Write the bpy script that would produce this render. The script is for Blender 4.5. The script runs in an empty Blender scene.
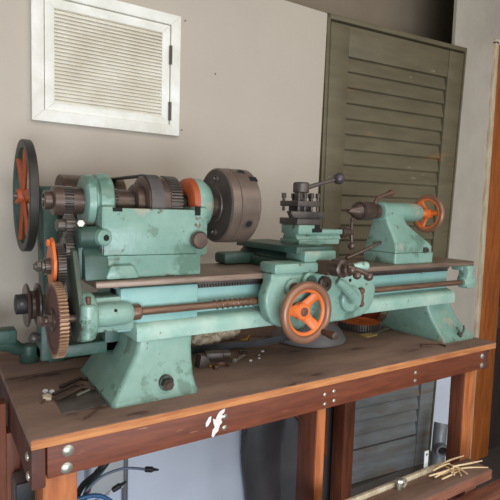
import bpy, bmesh, math, random
from mathutils import Vector, Matrix, noise
random.seed(7)
PI = math.pi
sc = bpy.context.scene
COL = sc.collection
Z0 = 1.2            # bench top height above the floor; positions below are given from the bench top

# ------------------------------------------------------------------ camera
cam_d = bpy.data.cameras.new('camera')
cam = bpy.data.objects.new('camera', cam_d)
COL.objects.link(cam)
yaw, pit, rol = 0.574001, -0.0839900, 0.0293426
fwd = Vector((math.sin(yaw) * math.cos(pit), math.cos(yaw) * math.cos(pit), math.sin(pit)))
r0 = Vector((math.cos(yaw), -math.sin(yaw), 0))
u0 = r0.cross(fwd)
rt = math.cos(rol) * r0 + math.sin(rol) * u0
up = -math.sin(rol) * r0 + math.cos(rol) * u0
cam.matrix_world = Matrix(((rt.x, up.x, -fwd.x, 0), (rt.y, up.y, -fwd.y, 0), (rt.z, up.z, -fwd.z, 0.5 + Z0), (0, 0, 0, 1)))
cam_d.sensor_width = 36
cam_d.lens = 36 * 498.215 / 500
cam_d.clip_start = 0.02
sc.camera = cam

# ------------------------------------------------------------------ light
w = bpy.data.worlds.new('world')
sc.world = w
w.use_nodes = True
bg = w.node_tree.nodes['Background']
bg.inputs['Color'].default_value = (0.84, 0.92, 1.0, 1)
bg.inputs['Strength'].default_value = 0.34

def area(name, loc, target, size, power, color):
    l = bpy.data.lights.new(name, 'AREA')
    l.shape = 'RECTANGLE'
    l.size, l.size_y = size
    l.energy = power
    l.color = color
    o = bpy.data.objects.new(name, l)
    COL.objects.link(o)
    o.location = loc
    d = Vector(target) - Vector(loc)
    o.rotation_euler = d.to_track_quat('-Z', 'Y').to_euler()
    return o

area('daylight_opening', (2.0, -2.2, 1.9), (1.1, 1.6, 1.3), (3.4, 1.6), 30, (1.0, 0.93, 0.84))
area('skylight', (0.9, -0.9, 3.3), (0.9, 1.5, 1.2), (4.0, 1.2), 50, (1.0, 0.93, 0.84))
area('daylight_doorway', (-0.3, -2.2, 0.85), (0.5, 1.9, 0.7), (2.4, 1.4), 158, (0.82, 0.90, 1.0))

sc.view_settings.view_transform = 'Standard'
sc.view_settings.look = 'None'
sc.view_settings.gamma = 1
sc.view_settings.use_curve_mapping = False
sc.view_settings.exposure = -0.28

# ------------------------------------------------------------------ materials
def lin(c):
    out = []
    for v in c:
        v = v / 255
        out.append(v / 12.92 if v <= 0.04045 else ((v + 0.055) / 1.055) ** 2.4)
    return (*out, 1)

def mat(name, c1, c2=None, scale=6, stretch=(1, 1, 1), rough=0.6, metal=0.0, detail=5, lo=0.35, hi=0.65,
        spots=None, bump=0.0, bscale=60, extra=None):
    """noise mix of c1/c2; spots=(colour, scale, threshold): chips or stains of their own shape."""
    m = bpy.data.materials.new(name)
    m.use_nodes = True
    nt = m.node_tree
    b = nt.nodes['Principled BSDF']
    b.inputs['Roughness'].default_value = rough
    b.inputs['Metallic'].default_value = metal
    tc = nt.nodes.new('ShaderNodeTexCoord')
    mp = nt.nodes.new('ShaderNodeMapping')
    mp.inputs['Scale'].default_value = stretch
    nt.links.new(tc.outputs['Object'], mp.inputs['Vector'])

    def nz(sc_, det):
        n = nt.nodes.new('ShaderNodeTexNoise')
        n.inputs['Scale'].default_value = sc_
        n.inputs['Detail'].default_value = det
        n.inputs['Roughness'].default_value = 0.6
        nt.links.new(mp.outputs['Vector'], n.inputs['Vector'])
        return n

    def ramp(src, a, z):
        r = nt.nodes.new('ShaderNodeMapRange')
        r.inputs['From Min'].default_value = a
        r.inputs['From Max'].default_value = z
        nt.links.new(src, r.inputs['Value'])
        return r.outputs['Result']

    def mix(fac, a, z):
        x = nt.nodes.new('ShaderNodeMix')
        x.data_type = 'RGBA'
        nt.links.new(fac, x.inputs['Factor'])
        for s, v in ((x.inputs['A'], a), (x.inputs['B'], z)):
            if isinstance(v, tuple):
                s.default_value = v
            else:
                nt.links.new(v, s)
        return x.outputs['Result']
    col = mix(ramp(nz(scale, detail).outputs['Fac'], lo, hi), lin(c1), lin(c2 or c1))
    for s in ([spots] if spots and not isinstance(spots, list) else (spots or [])):
        col = mix(ramp(nz(s[1], 6).outputs['Fac'], s[2], s[2] + 0.05), col, lin(s[0]))
    nt.links.new(col, b.inputs['Base Color'])
    if bump:
        bp = nt.nodes.new('ShaderNodeBump')
        bp.inputs['Strength'].default_value = bump
        bp.inputs['Distance'].default_value = 0.01
        nt.links.new(nz(bscale, 4).outputs['Fac'], bp.inputs['Height'])
        nt.links.new(bp.outputs['Normal'], b.inputs['Normal'])
    return m

M = {}
M['wall'] = mat('wall_paint', (193, 182, 167), (186, 174, 160), 1.2, rough=0.85, bump=0.12, bscale=25,
                spots=((176, 167, 157), 3.5, 0.72))
M['wall_side'] = mat('side_wall_plaster', (186, 177, 163), (172, 163, 150), 3, rough=0.9, bump=0.3, bscale=18,
                     spots=((154, 145, 133), 7, 0.70))
M['wall_low_lit'] = mat('blue_lit_lower_wall_paint', (216, 221, 232), (206, 212, 224), 2, rough=0.8, bump=0.15, bscale=22)  # bluish daylight on the lower walls, painted into their colour
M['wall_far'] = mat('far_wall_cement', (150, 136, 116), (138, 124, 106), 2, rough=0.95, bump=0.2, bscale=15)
M['cement'] = mat('cement_floor', (88, 80, 74), (68, 62, 58), 3, rough=0.9, bump=0.2, bscale=30)
M['ceiling'] = mat('ceiling_boards', (120, 108, 96), (104, 94, 84), 3, rough=0.9)
M['teal'] = mat('green_paint', (138, 168, 153), (110, 144, 129), 5, rough=0.34, bump=0.2, bscale=30,
                spots=[((98, 126, 110), 9, 0.57), ((150, 152, 134), 5, 0.60), ((92, 88, 72), 28, 0.63)])
M['teal_pale'] = mat('worn_pale_green_paint', (170, 192, 176), (134, 172, 156), 11, rough=0.5, bump=0.2, bscale=60,
                     spots=[((110, 122, 100), 26, 0.64)])
M['teal_blue'] = mat('blue_green_paint', (124, 168, 162), (140, 178, 170), 8, rough=0.45, bump=0.1,
                     spots=[((92, 124, 112), 18, 0.66)])
M['olive'] = mat('olive_grey_oily_paint', (84, 94, 78), (66, 74, 62), 9, rough=0.5, bump=0.1)
M['chuck'] = mat('brown_tinged_chuck_steel', (120, 103, 91), (98, 84, 74), 9, rough=0.36, metal=0.3, bump=0.05)
M['vent_back'] = mat('dusty_tan_backing', (200, 188, 164), (182, 168, 144), 8, rough=0.9)
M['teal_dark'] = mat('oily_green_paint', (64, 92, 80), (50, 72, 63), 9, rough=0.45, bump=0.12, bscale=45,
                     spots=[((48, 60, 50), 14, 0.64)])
M['way'] = mat('browned_steel_way', (142, 120, 104), (110, 90, 76), 9, (1, 8, 8), rough=0.42, metal=0.25,
               spots=((140, 122, 106), 12, 0.66))
M['iron'] = mat('dark_bare_iron', (96, 86, 80), (76, 68, 64), 12, rough=0.42, metal=0.35, bump=0.05)
M['iron_brown'] = mat('browned_iron', (104, 84, 73), (76, 62, 55), 14, rough=0.34, metal=0.4, bump=0.05)
M['rust'] = mat('rusty_steel', (108, 76, 60), (82, 60, 50), 18, rough=0.6, metal=0.3, bump=0.1)
M['screw'] = mat('rust_tinged_screw_steel', (134, 102, 80), (100, 78, 64), 14, (1, 6, 6), rough=0.45, metal=0.45)
M['gear'] = mat('oiled_gear_steel', (104, 95, 88), (72, 66, 61), 20, rough=0.36, metal=0.45)
M['gear_tan'] = mat('tan_worn_gear_teeth', (176, 140, 110), (138, 104, 80), 20, rough=0.5, metal=0.3)
M['gear_red'] = mat('red_brown_gear_face', (104, 58, 48), (84, 48, 42), 10, rough=0.6, metal=0.1)
M['orange'] = mat('orange_paint', (222, 116, 54), (204, 100, 44), 12, rough=0.45, bump=0.08,
                  spots=((130, 74, 46), 16, 0.64))
M['orange_red'] = mat('red_orange_paint', (186, 86, 44), (160, 74, 40), 12, rough=0.5, spots=((100, 56, 40), 16, 0.66))
M['rim_rust'] = mat('worn_handwheel_rim', (160, 112, 84), (132, 94, 76), 10, rough=0.38, metal=0.25)
M['rim_dark'] = mat('dark_worn_rim', (74, 70, 64), (60, 56, 52), 10, rough=0.5, metal=0.4)
M['black'] = mat('black_rubber', (40, 38, 38), (30, 29, 30), 10, rough=0.6)
M['hole'] = mat('dark_socket', (24, 20, 18), (18, 16, 14), 10, rough=0.9)
M['belt'] = mat('grey_belt_leather', (92, 86, 82), (76, 70, 68), 14, rough=0.7)
M['belt_blue'] = mat('dark_slate_strap', (62, 62, 66), (48, 48, 52), 14, rough=0.6)
M['grey_disc'] = mat('dull_grey_metal', (136, 132, 132), (116, 112, 112), 6, rough=0.55, metal=0.3)
M['top'] = mat('dusty_bench_top', (152, 122, 106), (122, 95, 82), 4, (1, 2.5, 1), rough=0.8, bump=0.15, bscale=40,
               spots=[((86, 62, 52), 4, 0.62), ((146, 128, 118), 16, 0.68)])
M['edge'] = mat('raw_board_edge', (200, 134, 80), (162, 98, 56), 7, (1, 10, 10), rough=0.75, bump=0.15,
                spots=((110, 60, 40), 9, 0.68))
M['apron_wood'] = mat('red_brown_stained_wood', (122, 62, 36), (94, 44, 24), 6, (1, 9, 9), rough=0.6, bump=0.12,
                      spots=[((158, 104, 76), 14, 0.66)])
M['apron_end'] = mat('dark_end_grain', (96, 54, 40), (72, 40, 30), 14, rough=0.7)
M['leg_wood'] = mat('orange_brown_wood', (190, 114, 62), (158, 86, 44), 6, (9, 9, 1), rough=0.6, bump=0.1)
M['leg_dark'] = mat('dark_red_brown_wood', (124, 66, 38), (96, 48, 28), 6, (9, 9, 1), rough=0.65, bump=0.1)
M['jamb'] = mat('varnished_orange_wood', (176, 100, 44), (142, 74, 30), 5, (8, 8, 1), rough=0.5, bump=0.08,
                spots=((96, 48, 22), 6, 0.70))
M['doorway_shade'] = mat('doorway_shade_brown', (52, 40, 34), (40, 31, 27), 5, (8, 8, 1), rough=0.7)  # shade beyond the jamb, given as a dark brown colour
M['cream'] = mat('cream_painted_trim', (214, 200, 172), (180, 160, 130), 8, (4, 4, 1), rough=0.7)
M['bolt'] = mat('galvanised_bolt', (196, 192, 176), (160, 156, 142), 30, rough=0.35, metal=0.7)
M['white_paint'] = mat('white_paint_splash', (236, 232, 226), (216, 208, 200), 30, rough=0.6)
M['vent'] = mat('dirty_white_wood', (244, 242, 234), (224, 220, 206), 9, (1, 1, 1), rough=0.6,
                spots=((206, 196, 174), 8, 0.70))
M['vent_slat'] = mat('dusty_cream_slats', (250, 246, 234), (232, 224, 206), 7, rough=0.7, spots=((196, 180, 150), 6, 0.68))
M['door'] = mat('olive_grey_painted_steel', (104, 95, 72), (91, 83, 62), 4, (1, 1, 4), rough=0.55,
                spots=[((116, 92, 62), 3.0, 0.62), ((132, 124, 104), 9, 0.68)])
M['door_low'] = mat('blue_lit_weathered_door_paint', (128, 131, 132), (108, 106, 102), 4, (1, 1, 5), rough=0.55,
                    spots=[((116, 104, 92), 3.0, 0.60)])  # cool light on the lower door is mixed into this blue-grey
M['plank'] = mat('red_brown_plank', (150, 96, 72), (116, 70, 52), 6, (1, 9, 9), rough=0.75, bump=0.15)
M['plank_dusty'] = mat('dusty_brown_plank', (140, 112, 96), (116, 88, 74), 6, (1, 6, 6), rough=0.85, bump=0.1)
M['straw'] = mat('dry_straw', (228, 200, 158), (206, 174, 130), 20, rough=0.8)
M['cotton'] = mat('cotton_waste', (240, 222, 194), (204, 184, 156), 22, rough=0.95, bump=0.6, bscale=90)
M['plate'] = mat('grey_sheet_metal', (120, 110, 104), (96, 84, 78), 14, rough=0.55, metal=0.4)
M['tarp'] = mat('charcoal_plastic_sheet', (80, 76, 76), (62, 60, 62), 3, rough=0.45)
M['white_plastic'] = mat('pale_grey_plastic', (204, 206, 206), (188, 190, 190), 5, rough=0.5)
M['pipe'] = mat('grey_conduit', (128, 130, 132), (112, 114, 116), 8, rough=0.45, metal=0.2)
M['c_blue'] = mat('blue_cable', (52, 104, 150), (44, 90, 130), 8, rough=0.5)
M['c_slate'] = mat('slate_cable', (98, 108, 124), (84, 92, 108), 8, rough=0.5)
M['c_green'] = mat('dark_green_cable', (34, 92, 84), (26, 70, 66), 8, rough=0.5)
M['c_red'] = mat('red_cable', (140, 52, 44), (120, 44, 38), 8, rough=0.5)
M['c_white'] = mat('white_cable', (222, 222, 222), (204, 206, 208), 8, rough=0.5)
M['c_grey'] = mat('grey_hose', (120, 112, 104), (96, 88, 82), 8, rough=0.6)
M['yellow'] = mat('yellowed_paper', (206, 178, 104), (190, 160, 96), 14, rough=0.8)
M['brass'] = mat('yellow_brass', (200, 150, 50), (170, 124, 40), 14, rough=0.4, metal=0.5)
M['lead'] = mat('ball_knob_plastic', (72, 62, 66), (56, 48, 52), 14, rough=0.35)

# ------------------------------------------------------------------ mesh helpers
def axes(d):
    d = Vector(d).normalized()
    a = Vector((0, 0, 1)) if abs(d.z) < 0.9 else Vector((1, 0, 0))
    u = a.cross(d).normalized()
    return d, u, d.cross(u)

class MB:
    def __init__(s):
        s.bm = bmesh.new()
    def _add(s, t, mat_i=0, bev=0.0, seg=2, keep=False):
        if bev > 0:
            t.normal_update()
            es = [e for e in t.edges if len(e.link_faces) == 2 and e.calc_face_angle(0) > 0.5]
            bmesh.ops.bevel(t, geom=es, offset=bev, segments=seg, profile=0.5, affect='EDGES', clamp_overlap=True)
        bmesh.ops.recalc_face_normals(t, faces=t.faces[:])
        if not keep:
            for f in t.faces:
                f.material_index = mat_i
        me = bpy.data.meshes.new('tmp')
        t.to_mesh(me)
        t.free()
        s.bm.from_mesh(me)
        bpy.data.meshes.remove(me)
        return s
    def box(s, x0, x1, y0, y1, z0, z1, m=0, bev=0.0, T=None, seg=2):
        t = bmesh.new()
        v = [t.verts.new((x, y, z)) for x in (x0, x1) for y in (y0, y1) for z in (z0, z1)]
        for f in ((0, 1, 3, 2), (4, 6, 7, 5), (0, 4, 5, 1), (2, 3, 7, 6), (0, 2, 6, 4), (1, 5, 7, 3)):
            t.faces.new([v[i] for i in f])
        if T:
            t.transform(T)
        return s._add(t, m, bev, seg)
    def rev(s, p, d, prof, m=0, n=32, closed=False, bev=0.0):
        """revolve prof [(t along d, radius)] about the axis through p."""
        t = bmesh.new()
        p = Vector(p)
        d, u, v = axes(d)
        rings = []
        for (a, r) in prof:
            c = p + d * a
            if r <= 1e-6:
                rings.append([t.verts.new(c)])
            else:
                rings.append([t.verts.new(c + (u * math.cos(2 * PI * k / n) + v * math.sin(2 * PI * k / n)) * r) for k in range(n)])
        pairs = list(zip(rings, rings[1:]))
        if closed:
            pairs.append((rings[-1], rings[0]))
        for A, B in pairs:
            for k in range(n):
                k2 = (k + 1) % n
                if len(A) == 1 and len(B) == 1:
                    continue
                if len(A) == 1:
                    t.faces.new((A[0], B[k], B[k2]))
                elif len(B) == 1:
                    t.faces.new((A[k], B[0], A[k2]))
                else:
                    t.faces.new((A[k], B[k], B[k2], A[k2]))
        if not closed:
            if len(rings[0]) > 1:
                t.faces.new(rings[0])
            if len(rings[-1]) > 1:
                t.faces.new(rings[-1])
        return s._add(t, m, bev)
    def cyl(s, p, q, r, r2=None, m=0, n=24, c=0.0):
        p, q = Vector(p), Vector(q)
        L = (q - p).length
        r2 = r if r2 is None else r2
        prof = [(0, r), (L, r2)] if not c else [(0, r - c), (c, r), (L - c, r2), (L, r2 - c)]
        return s.rev(p, q - p, prof, m, n)
    def torus(s, c, d, R, r, m=0, n=48, k=12, sx=1.0):
        return s.rev(c, d, [(sx * r * math.sin(2 * PI * i / k), R + r * math.cos(2 * PI * i / k)) for i in range(k)], m, n, closed=True)
    def sph(s, c, r, m=0, n=20, k=12, stretch=None, d=(0, 0, 1)):
        L = stretch or r
        return s.rev(c, d, [(-L * math.cos(PI * i / k), r * math.sin(PI * i / k)) for i in range(k + 1)], m, n)
    def prism(s, pts, plane, a, b, m=0, bev=0.0, seg=2):
        t = bmesh.new()
        def P(u, v, h):
            return {'xz': (u, h, v), 'yz': (h, u, v), 'xy': (u, v, h)}[plane]
        A = [t.verts.new(P(u, v, a)) for u, v in pts]
        B = [t.verts.new(P(u, v, b)) for u, v in pts]
        t.faces.new(A)
        t.faces.new(B[::-1])
        n = len(pts)
        for i in range(n):
            t.faces.new((A[i], B[i], B[(i + 1) % n], A[(i + 1) % n]))
        return s._add(t, m, bev, seg)
    def loft(s, secs, m=0, bev=0.0, caps=True):
        t = bmesh.new()
        R = [[t.verts.new(p) for p in sec] for sec in secs]
        n = len(R[0])
        for A, B in zip(R, R[1:]):
            for i in range(n):
                t.faces.new((A[i], B[i], B[(i + 1) % n], A[(i + 1) % n]))
        if caps:
            t.faces.new(R[0])
            t.faces.new(R[-1][::-1])
        return s._add(t, m, bev)
    def tube(s, pts, r, m=0, n=10, smooth=True, flat=1.0):
        P = [Vector(p) for p in pts]
        rs = r if isinstance(r, (list, tuple)) else [r] * len(P)
        if smooth and len(P) > 2:
            Q, RR = [], []
            for i in range(len(P) - 1):
                a, b, c, d = P[max(i - 1, 0)], P[i], P[i + 1], P[min(i + 2, len(P) - 1)]
                for k in range(8):
                    t_ = k / 8
                    Q.append(0.5 * (2 * b + (c - a) * t_ + (2 * a - 5 * b + 4 * c - d) * t_ ** 2 + (3 * b - a - 3 * c + d) * t_ ** 3))
                    RR.append(rs[i] * (1 - t_) + rs[i + 1] * t_)
            Q.append(P[-1]); RR.append(rs[-1])
            P, rs = Q, RR
        d, u, v = axes(P[1] - P[0])
        secs = []
        for i, p in enumerate(P):
            tg = (P[min(i + 1, len(P) - 1)] - P[max(i - 1, 0)]).normalized()
            u = (u - tg * u.dot(tg)).normalized()
            v = tg.cross(u)
            secs.append([p + (u * math.cos(2 * PI * k / n) + v * math.sin(2 * PI * k / n) * flat) * rs[i] for k in range(n)])
        return s.loft(secs, m)
    def gear(s, p, d, wd, ro, rr, nt, bore=0.0, m=0, mf=None, web=None):
        """spur gear from p along d; mf: side-face material; web=(radius, depth): recessed face."""
        t = bmesh.new()
        p = Vector(p)
        d, u, v = axes(d)
        ring = []
        for k in range(nt):
            for f, r in ((-0.30, rr), (-0.17, ro), (0.17, ro), (0.30, rr)):
                a = 2 * PI * (k + f) / nt
                ring.append((math.cos(a) * r, math.sin(a) * r))
        n = len(ring)
        A = [t.verts.new(p + u * x + v * y) for x, y in ring]
        B = [t.verts.new(p + d * wd + u * x + v * y) for x, y in ring]
        for i in range(n):
            f = t.faces.new((A[i], B[i], B[(i + 1) % n], A[(i + 1) % n]))
            f.material_index = m
        mf = m if mf is None else mf
        ri = rr * 0.93
        for S, off, sg in ((A, 0, 1), (B, wd, -1)):
            prev = S
            steps = [(ri, off)]
            if web:
                steps += [(web[0], off), (web[0] * 0.98, off + sg * web[1])]
            steps.append((max(bore, 0.0005), off + (sg * web[1] if web else 0)))
            for r, o in steps:
                cur = []
                for x, y in ring:
                    l = math.hypot(x, y)
                    cur.append(t.verts.new(p + d * o + (u * x + v * y) * (r / l)))
                for i in range(n):
                    f = t.faces.new((prev[i], cur[i], cur[(i + 1) % n], prev[(i + 1) % n]))
                    f.material_index = mf
                prev = cur
            if S is A:
                CA = prev
            else:
                CB = prev
        for i in range(n):
            f = t.faces.new((CA[i], CB[i], CB[(i + 1) % n], CA[(i + 1) % n]))
            f.material_index = mf
        return s._add(t, keep=True)
    def hexa(s, p, d, L, r, m=0, c=0.12):
        return s.rev(p, d, [(0, r * (1 - c)), (L * 0.12, r), (L * 0.85, r), (L, r * (1 - c))], m, 6)

ORG = {}
def build(mb, name, mats, parent=None, org=None, sharp=38):
    """link the collected shapes as one mesh object; org: base point (top level) in bench-top coordinates."""
    bm = mb.bm
    if parent is not None:
        o0 = ORG[parent]
    else:
        o0 = Vector(org) if org else Vector((0, 0, 0))
    bmesh.ops.translate(bm, verts=bm.verts[:], vec=-o0)
    bm.normal_update()
    for f in bm.faces:
        f.smooth = True
    for e in bm.edges:
        e.smooth = not (len(e.link_faces) != 2 or e.calc_face_angle(0) > math.radians(sharp))
    me = bpy.data.meshes.new(name)
    bm.to_mesh(me)
    bm.free()
    for k in (mats if isinstance(mats, (list, tuple)) else [mats]):
        me.materials.append(M[k])
    o = bpy.data.objects.new(name, me)
    COL.objects.link(o)
    if parent is not None:
        o.parent = parent
    else:
        o.location = o0 + Vector((0, 0, Z0))
    ORG[o] = o0
    return o

def thing(name, label, cat, org, group=None):
    o = bpy.data.objects.new(name, None)
    COL.objects.link(o)
    o.empty_display_size = 0.05
    o.location = Vector(org) + Vector((0, 0, Z0))
    ORG[o] = Vector(org)
    return tag(o, label, cat, group)

def tag(o, label, cat, group=None):
    o['label'] = label
    o['category'] = cat
    if group:
        o['group'] = group
    return o

def struct(o, label=None):
    o['kind'] = 'structure'
    if label:
        o['label'] = label
    return o

def lab(o, label):
    o['label'] = label
    return o

def rect(x0, x1, y0, y1, z, r=0.012, n=4):
    """rounded rectangle loop at height z"""
    pts = []
    for cx, cy, a0 in ((x1 - r, y1 - r, 0), (x0 + r, y1 - r, 90), (x0 + r, y0 + r, 180), (x1 - r, y0 + r, 270)):
        for k in range(n + 1):
            a = math.radians(a0 + 90 * k / n)
            pts.append((cx + r * math.cos(a), cy + r * math.sin(a), z))
    return pts

# ================================================================== SETTING
FZ = -Z0
def st(name, mk, m, label=None, org=(0, 0, 0), **k):
    return struct(build(mk, name, m, org=org, **k), label)

st('floor', MB().box(-3.0, 5.0, -3.5, 4.0, FZ - 0.1, FZ), 'cement', 'grey brown cement floor', (0, 0, FZ))
st('wall_back', MB().prism([(-3.0, -0.25), (1.592, -0.25), (1.618, 1.435), (-3.0, 1.435)], 'xz', 1.88, 2.02, 0, 0.006).prism([(-3.0, FZ), (1.578, FZ), (1.592, -0.25), (-3.0, -0.25)], 'xz', 1.88, 2.02, 1), ['wall', 'wall_low_lit'],
   'beige painted wall behind the lathe that stops short of the ceiling', (0, 1.88, FZ))
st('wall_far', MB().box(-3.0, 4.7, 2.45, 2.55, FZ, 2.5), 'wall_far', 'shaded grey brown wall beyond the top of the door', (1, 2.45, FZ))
sw = MB()
sw.box(2.655, 3.10, 1.93, 1.95, -0.33, 2.5)
sw.box(2.655, 3.10, 1.93, 1.95, FZ, -0.33, 1)
sw.box(3.10, 4.6, 1.93, 1.95, 1.60, 2.5)
st('wall_right', sw, ['wall_side', 'wall_low_lit'], 'rough pale plaster wall between louvred door and wooden jamb', (2.87, 1.93, FZ))
st('wall_beyond', MB().box(4.6, 4.7, -0.5, 3.2, FZ, 2.5), 'wall_far', 'dark wall beyond the wooden doorway', (4.6, 1, FZ))
st('ceiling', MB().box(-3.0, 4.7, 0.55, 3.3, 2.5, 2.6), 'ceiling', 'dim ceiling over the workshop', (1, 1.7, 2.5))
tr = MB()
tr.box(3.045, 3.081, 1.91, 1.96, FZ, 1.60, 1, 0.003)
tr.box(3.045, 4.2, 1.91, 1.96, 1.585, 1.615, 1, 0.003)
tr.box(3.082, 3.30, 1.918, 2.06, FZ, 1.584, 0, 0.004)
st('trim_1', tr, ['jamb', 'cream'], 'orange brown wooden door jamb with a narrow cream edge', (3.2, 1.93, FZ))

st('trim_2', MB().box(1.582, 2.64, 1.84, 2.06, FZ, -0.995, 0, 0.006), 'cement', 'dark cement sill under the louvred door', (2.0, 1.9, FZ))

struct(build(MB().box(3.302, 4.5, 1.965, 1.99, FZ, 1.585, 0, 0.003).box(3.36, 3.40, 1.955, 1.966, FZ + 0.9, FZ + 1.06, 1, 0.003), 'doorway_shade_panel', ['doorway_shade', 'iron'], org=(3.9, 1.97, FZ)), 'dark brown panel added for the shade beyond the orange jamb')  # panel added to make the opening beyond the jamb dark

# ---- louvred vent window
wx0, wx1, wz0, wz1, wy = 0.303, 0.849, 0.778, 1.24, 1.88
win = struct(build(MB().box(wx0 + 0.03, wx1 - 0.03, wy - 0.002, wy + 0.03, wz0 + 0.03, wz1 - 0.03), 'window_1', 'vent_back', org=(0.58, wy, wz0)),
             'small white wooden louvred vent window high on the beige wall')
def mitred(mb, x0, x1, z0, z1, wd, ya, yb, m=0, bev=0.002):
    o = [(x0, z0), (x1, z0), (x1, z1), (x0, z1)]
    i = [(x0 + wd, z0 + wd), (x1 - wd, z0 + wd), (x1 - wd, z1 - wd), (x0 + wd, z1 - wd)]
    for k in range(4):
        k2 = (k + 1) % 4
        mb.prism([o[k], o[k2], i[k2], i[k]], 'xz', ya, yb, m, bev)
    return mb
build(mitred(MB(), wx0, wx1, wz0, wz1, 0.040, wy - 0.022, wy), 'window_frame', 'vent', win)
build(mitred(MB(), wx0 + 0.043, wx1 - 0.043, wz0 + 0.036, wz1 - 0.043, 0.032, wy - 0.016, wy), 'sash', 'vent', win)
sl = MB()
n = 25
z_lo, z_hi = wz0 + 0.068, wz1 - 0.078
for k in range(n):
    zc = z_lo + (z_hi - z_lo) * (k + 0.5) / n
    T = Matrix.Translation((0, wy - 0.009, zc)) @ Matrix.Rotation(math.radians(40), 4, 'X')
    sl.box(wx0 + 0.074, wx1 - 0.074, -0.0075, 0.0075, -0.0016, 0.0016, T=T)
build(sl, 'louvres', 'vent_slat', win)
for zc in (1.085, 0.87):
    lab(build(MB().cyl((wx1 - 0.0415, wy - 0.022, zc - 0.035), (wx1 - 0.0415, wy - 0.022, zc + 0.035), 0.006, n=12)
              .box(wx1 - 0.046, wx1 - 0.037, wy - 0.02, wy - 0.012, zc - 0.034, zc + 0.034), 'hinge', 'iron', win), 'dark iron hinge')

# ---- louvred steel door, hung slightly out of line with the wall
dl, dr = Vector((1.645, 1.88)), Vector((2.57, 1.796))
du = (dr - dl).normalized()
dv = Vector((-du.y, du.x))            # away from the room
W = (dr - dl).length
D = Matrix(((du.x, dv.x, 0, dl.x), (du.y, dv.y, 0, dl.y), (0, 0, 1, 0), (0, 0, 0, 1)))
zb, zt = -0.985, 1.409
K = 0.040                              # the old door has sagged out of square
door = MB()
for za, zc_, mi in ((zb, -0.30, 1), (-0.2998, zt - 0.003, 0)):
    door.box(0.0, 0.115, 0.004, 0.044, za, zc_, mi, 0.004, D)
    door.box(W - 0.115, W, 0.004, 0.044, za, zc_, mi, 0.004, D)
door.box(0.115, W - 0.115, 0.008, 0.044, 1.26, zt - 0.003, 0, 0.003, D)
door.box(0.115, W - 0.115, 0.008, 0.044, zb, -0.80, 1, 0.003, D)
door.box(0.1, W - 0.1, 0.046, 0.05, zb, zt, 0, 0, D)
dr1 = struct(build(door, 'door_1', ['door', 'door_low'], org=(dl.x, dl.y, zb)), 'tall olive grey steel louvred door with rust streaks')
sl = MB()
n = 27
for k in range(n):
    zc = -0.80 + (1.26 + 0.80) * (k + 0.5) / n
    h = 2.06 / n
    # each louvre: a bent strip leaning outward at the bottom
    pts = [(0.032, zc + h * 0.60), (0.028, zc + h * 0.60), (0.019, zc + h * 0.02), (0.013, zc - h * 0.24), (0.0125, zc - h * 0.36), (0.016, zc - h * 0.42), (0.021, zc - h * 0.40), (0.020, zc - h * 0.25)]
    t = MB().prism(pts, 'yz', 0.117, W - 0.117, 1 if zc < -0.30 else 0)
    t.bm.transform(D)
    me = bpy.data.meshes.new('tmp'); t.bm.to_mesh(me); sl.bm.from_mesh(me); bpy.data.meshes.remove(me)
build(sl, 'louvres', ['door', 'door_low'], dr1)
fr = MB()
fr.box(-0.025, -0.005, 0.0, 0.07, FZ, zt + 0.03, 0, 0.003, D)
fr.box(-0.025, W + 0.012, 0.0, 0.07, zt + 0.006, zt + 0.03, 0, 0.003, D)
fr.box(W + 0.004, W + 0.016, 0.0, 0.07, FZ, zt + 0.03, 0, 0.003, D)
dfr = build(fr, 'door_frame', 'door', dr1)
for o in [dr1] + list(dr1.children):
    for v in o.data.vertices:
        p = v.co + ORG[dr1]
        uu = (Vector((p.x, p.y)) - dl).dot(du)
        sh_ = K * max(0.0, min(1.05, uu / W)) * (p.z - zt)
        v.co.x += du.x * sh_
        v.co.y += du.y * sh_

# ================================================================== WORKBENCH
wb = thing('workbench', 'long red brown wooden workbench with dusty top carrying the green lathe', 'workbench', (1.02, 1.44, FZ))
build(MB().box(0.171, 1.872, 1.0895, 1.518, -0.022, 0.0, 0, 0.002).box(0.171, 1.872, 1.088, 1.0893, -0.022, -0.0015, 1),
      'tabletop_board', ['top', 'edge'], wb)
build(MB().box(0.171, 1.872, 1.524, 1.80, -0.022, 0.0, 0, 0.002).box(0.172, 1.871, 1.5188, 1.5238, -0.022, -0.0025, 1), 'tabletop_board', ['top', 'apron_wood'], wb)
build(MB().box(0.203, 1.80, 1.09, 1.12, -0.095, -0.0225, 0, 0.003), 'front_apron', 'apron_wood', wb)
build(MB().box(0.203, 1.80, 1.77, 1.797, -0.095, -0.0225, 0, 0.003), 'rear_apron', 'apron_wood', wb)
build(MB().box(0.171, 0.200, 1.089, 1.797, -0.112, -0.0225, 0, 0.003), 'end_apron', ['apron_end'], wb)
build(MB().box(1.803, 1.835, 1.092, 1.797, -0.100, -0.0225, 0, 0.003), 'end_apron', ['apron_end'], wb)
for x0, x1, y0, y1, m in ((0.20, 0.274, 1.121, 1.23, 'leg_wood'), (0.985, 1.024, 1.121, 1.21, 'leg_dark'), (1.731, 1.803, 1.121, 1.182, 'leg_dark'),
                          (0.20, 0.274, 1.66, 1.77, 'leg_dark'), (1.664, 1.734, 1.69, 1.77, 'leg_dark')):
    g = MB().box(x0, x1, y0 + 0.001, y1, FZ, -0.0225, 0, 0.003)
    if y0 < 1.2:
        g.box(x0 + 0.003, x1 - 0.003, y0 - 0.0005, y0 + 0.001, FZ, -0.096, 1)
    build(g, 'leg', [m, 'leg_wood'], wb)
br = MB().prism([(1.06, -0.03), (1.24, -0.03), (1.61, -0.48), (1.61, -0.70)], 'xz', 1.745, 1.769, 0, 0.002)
build(br, 'brace', 'leg_dark', wb)
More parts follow.
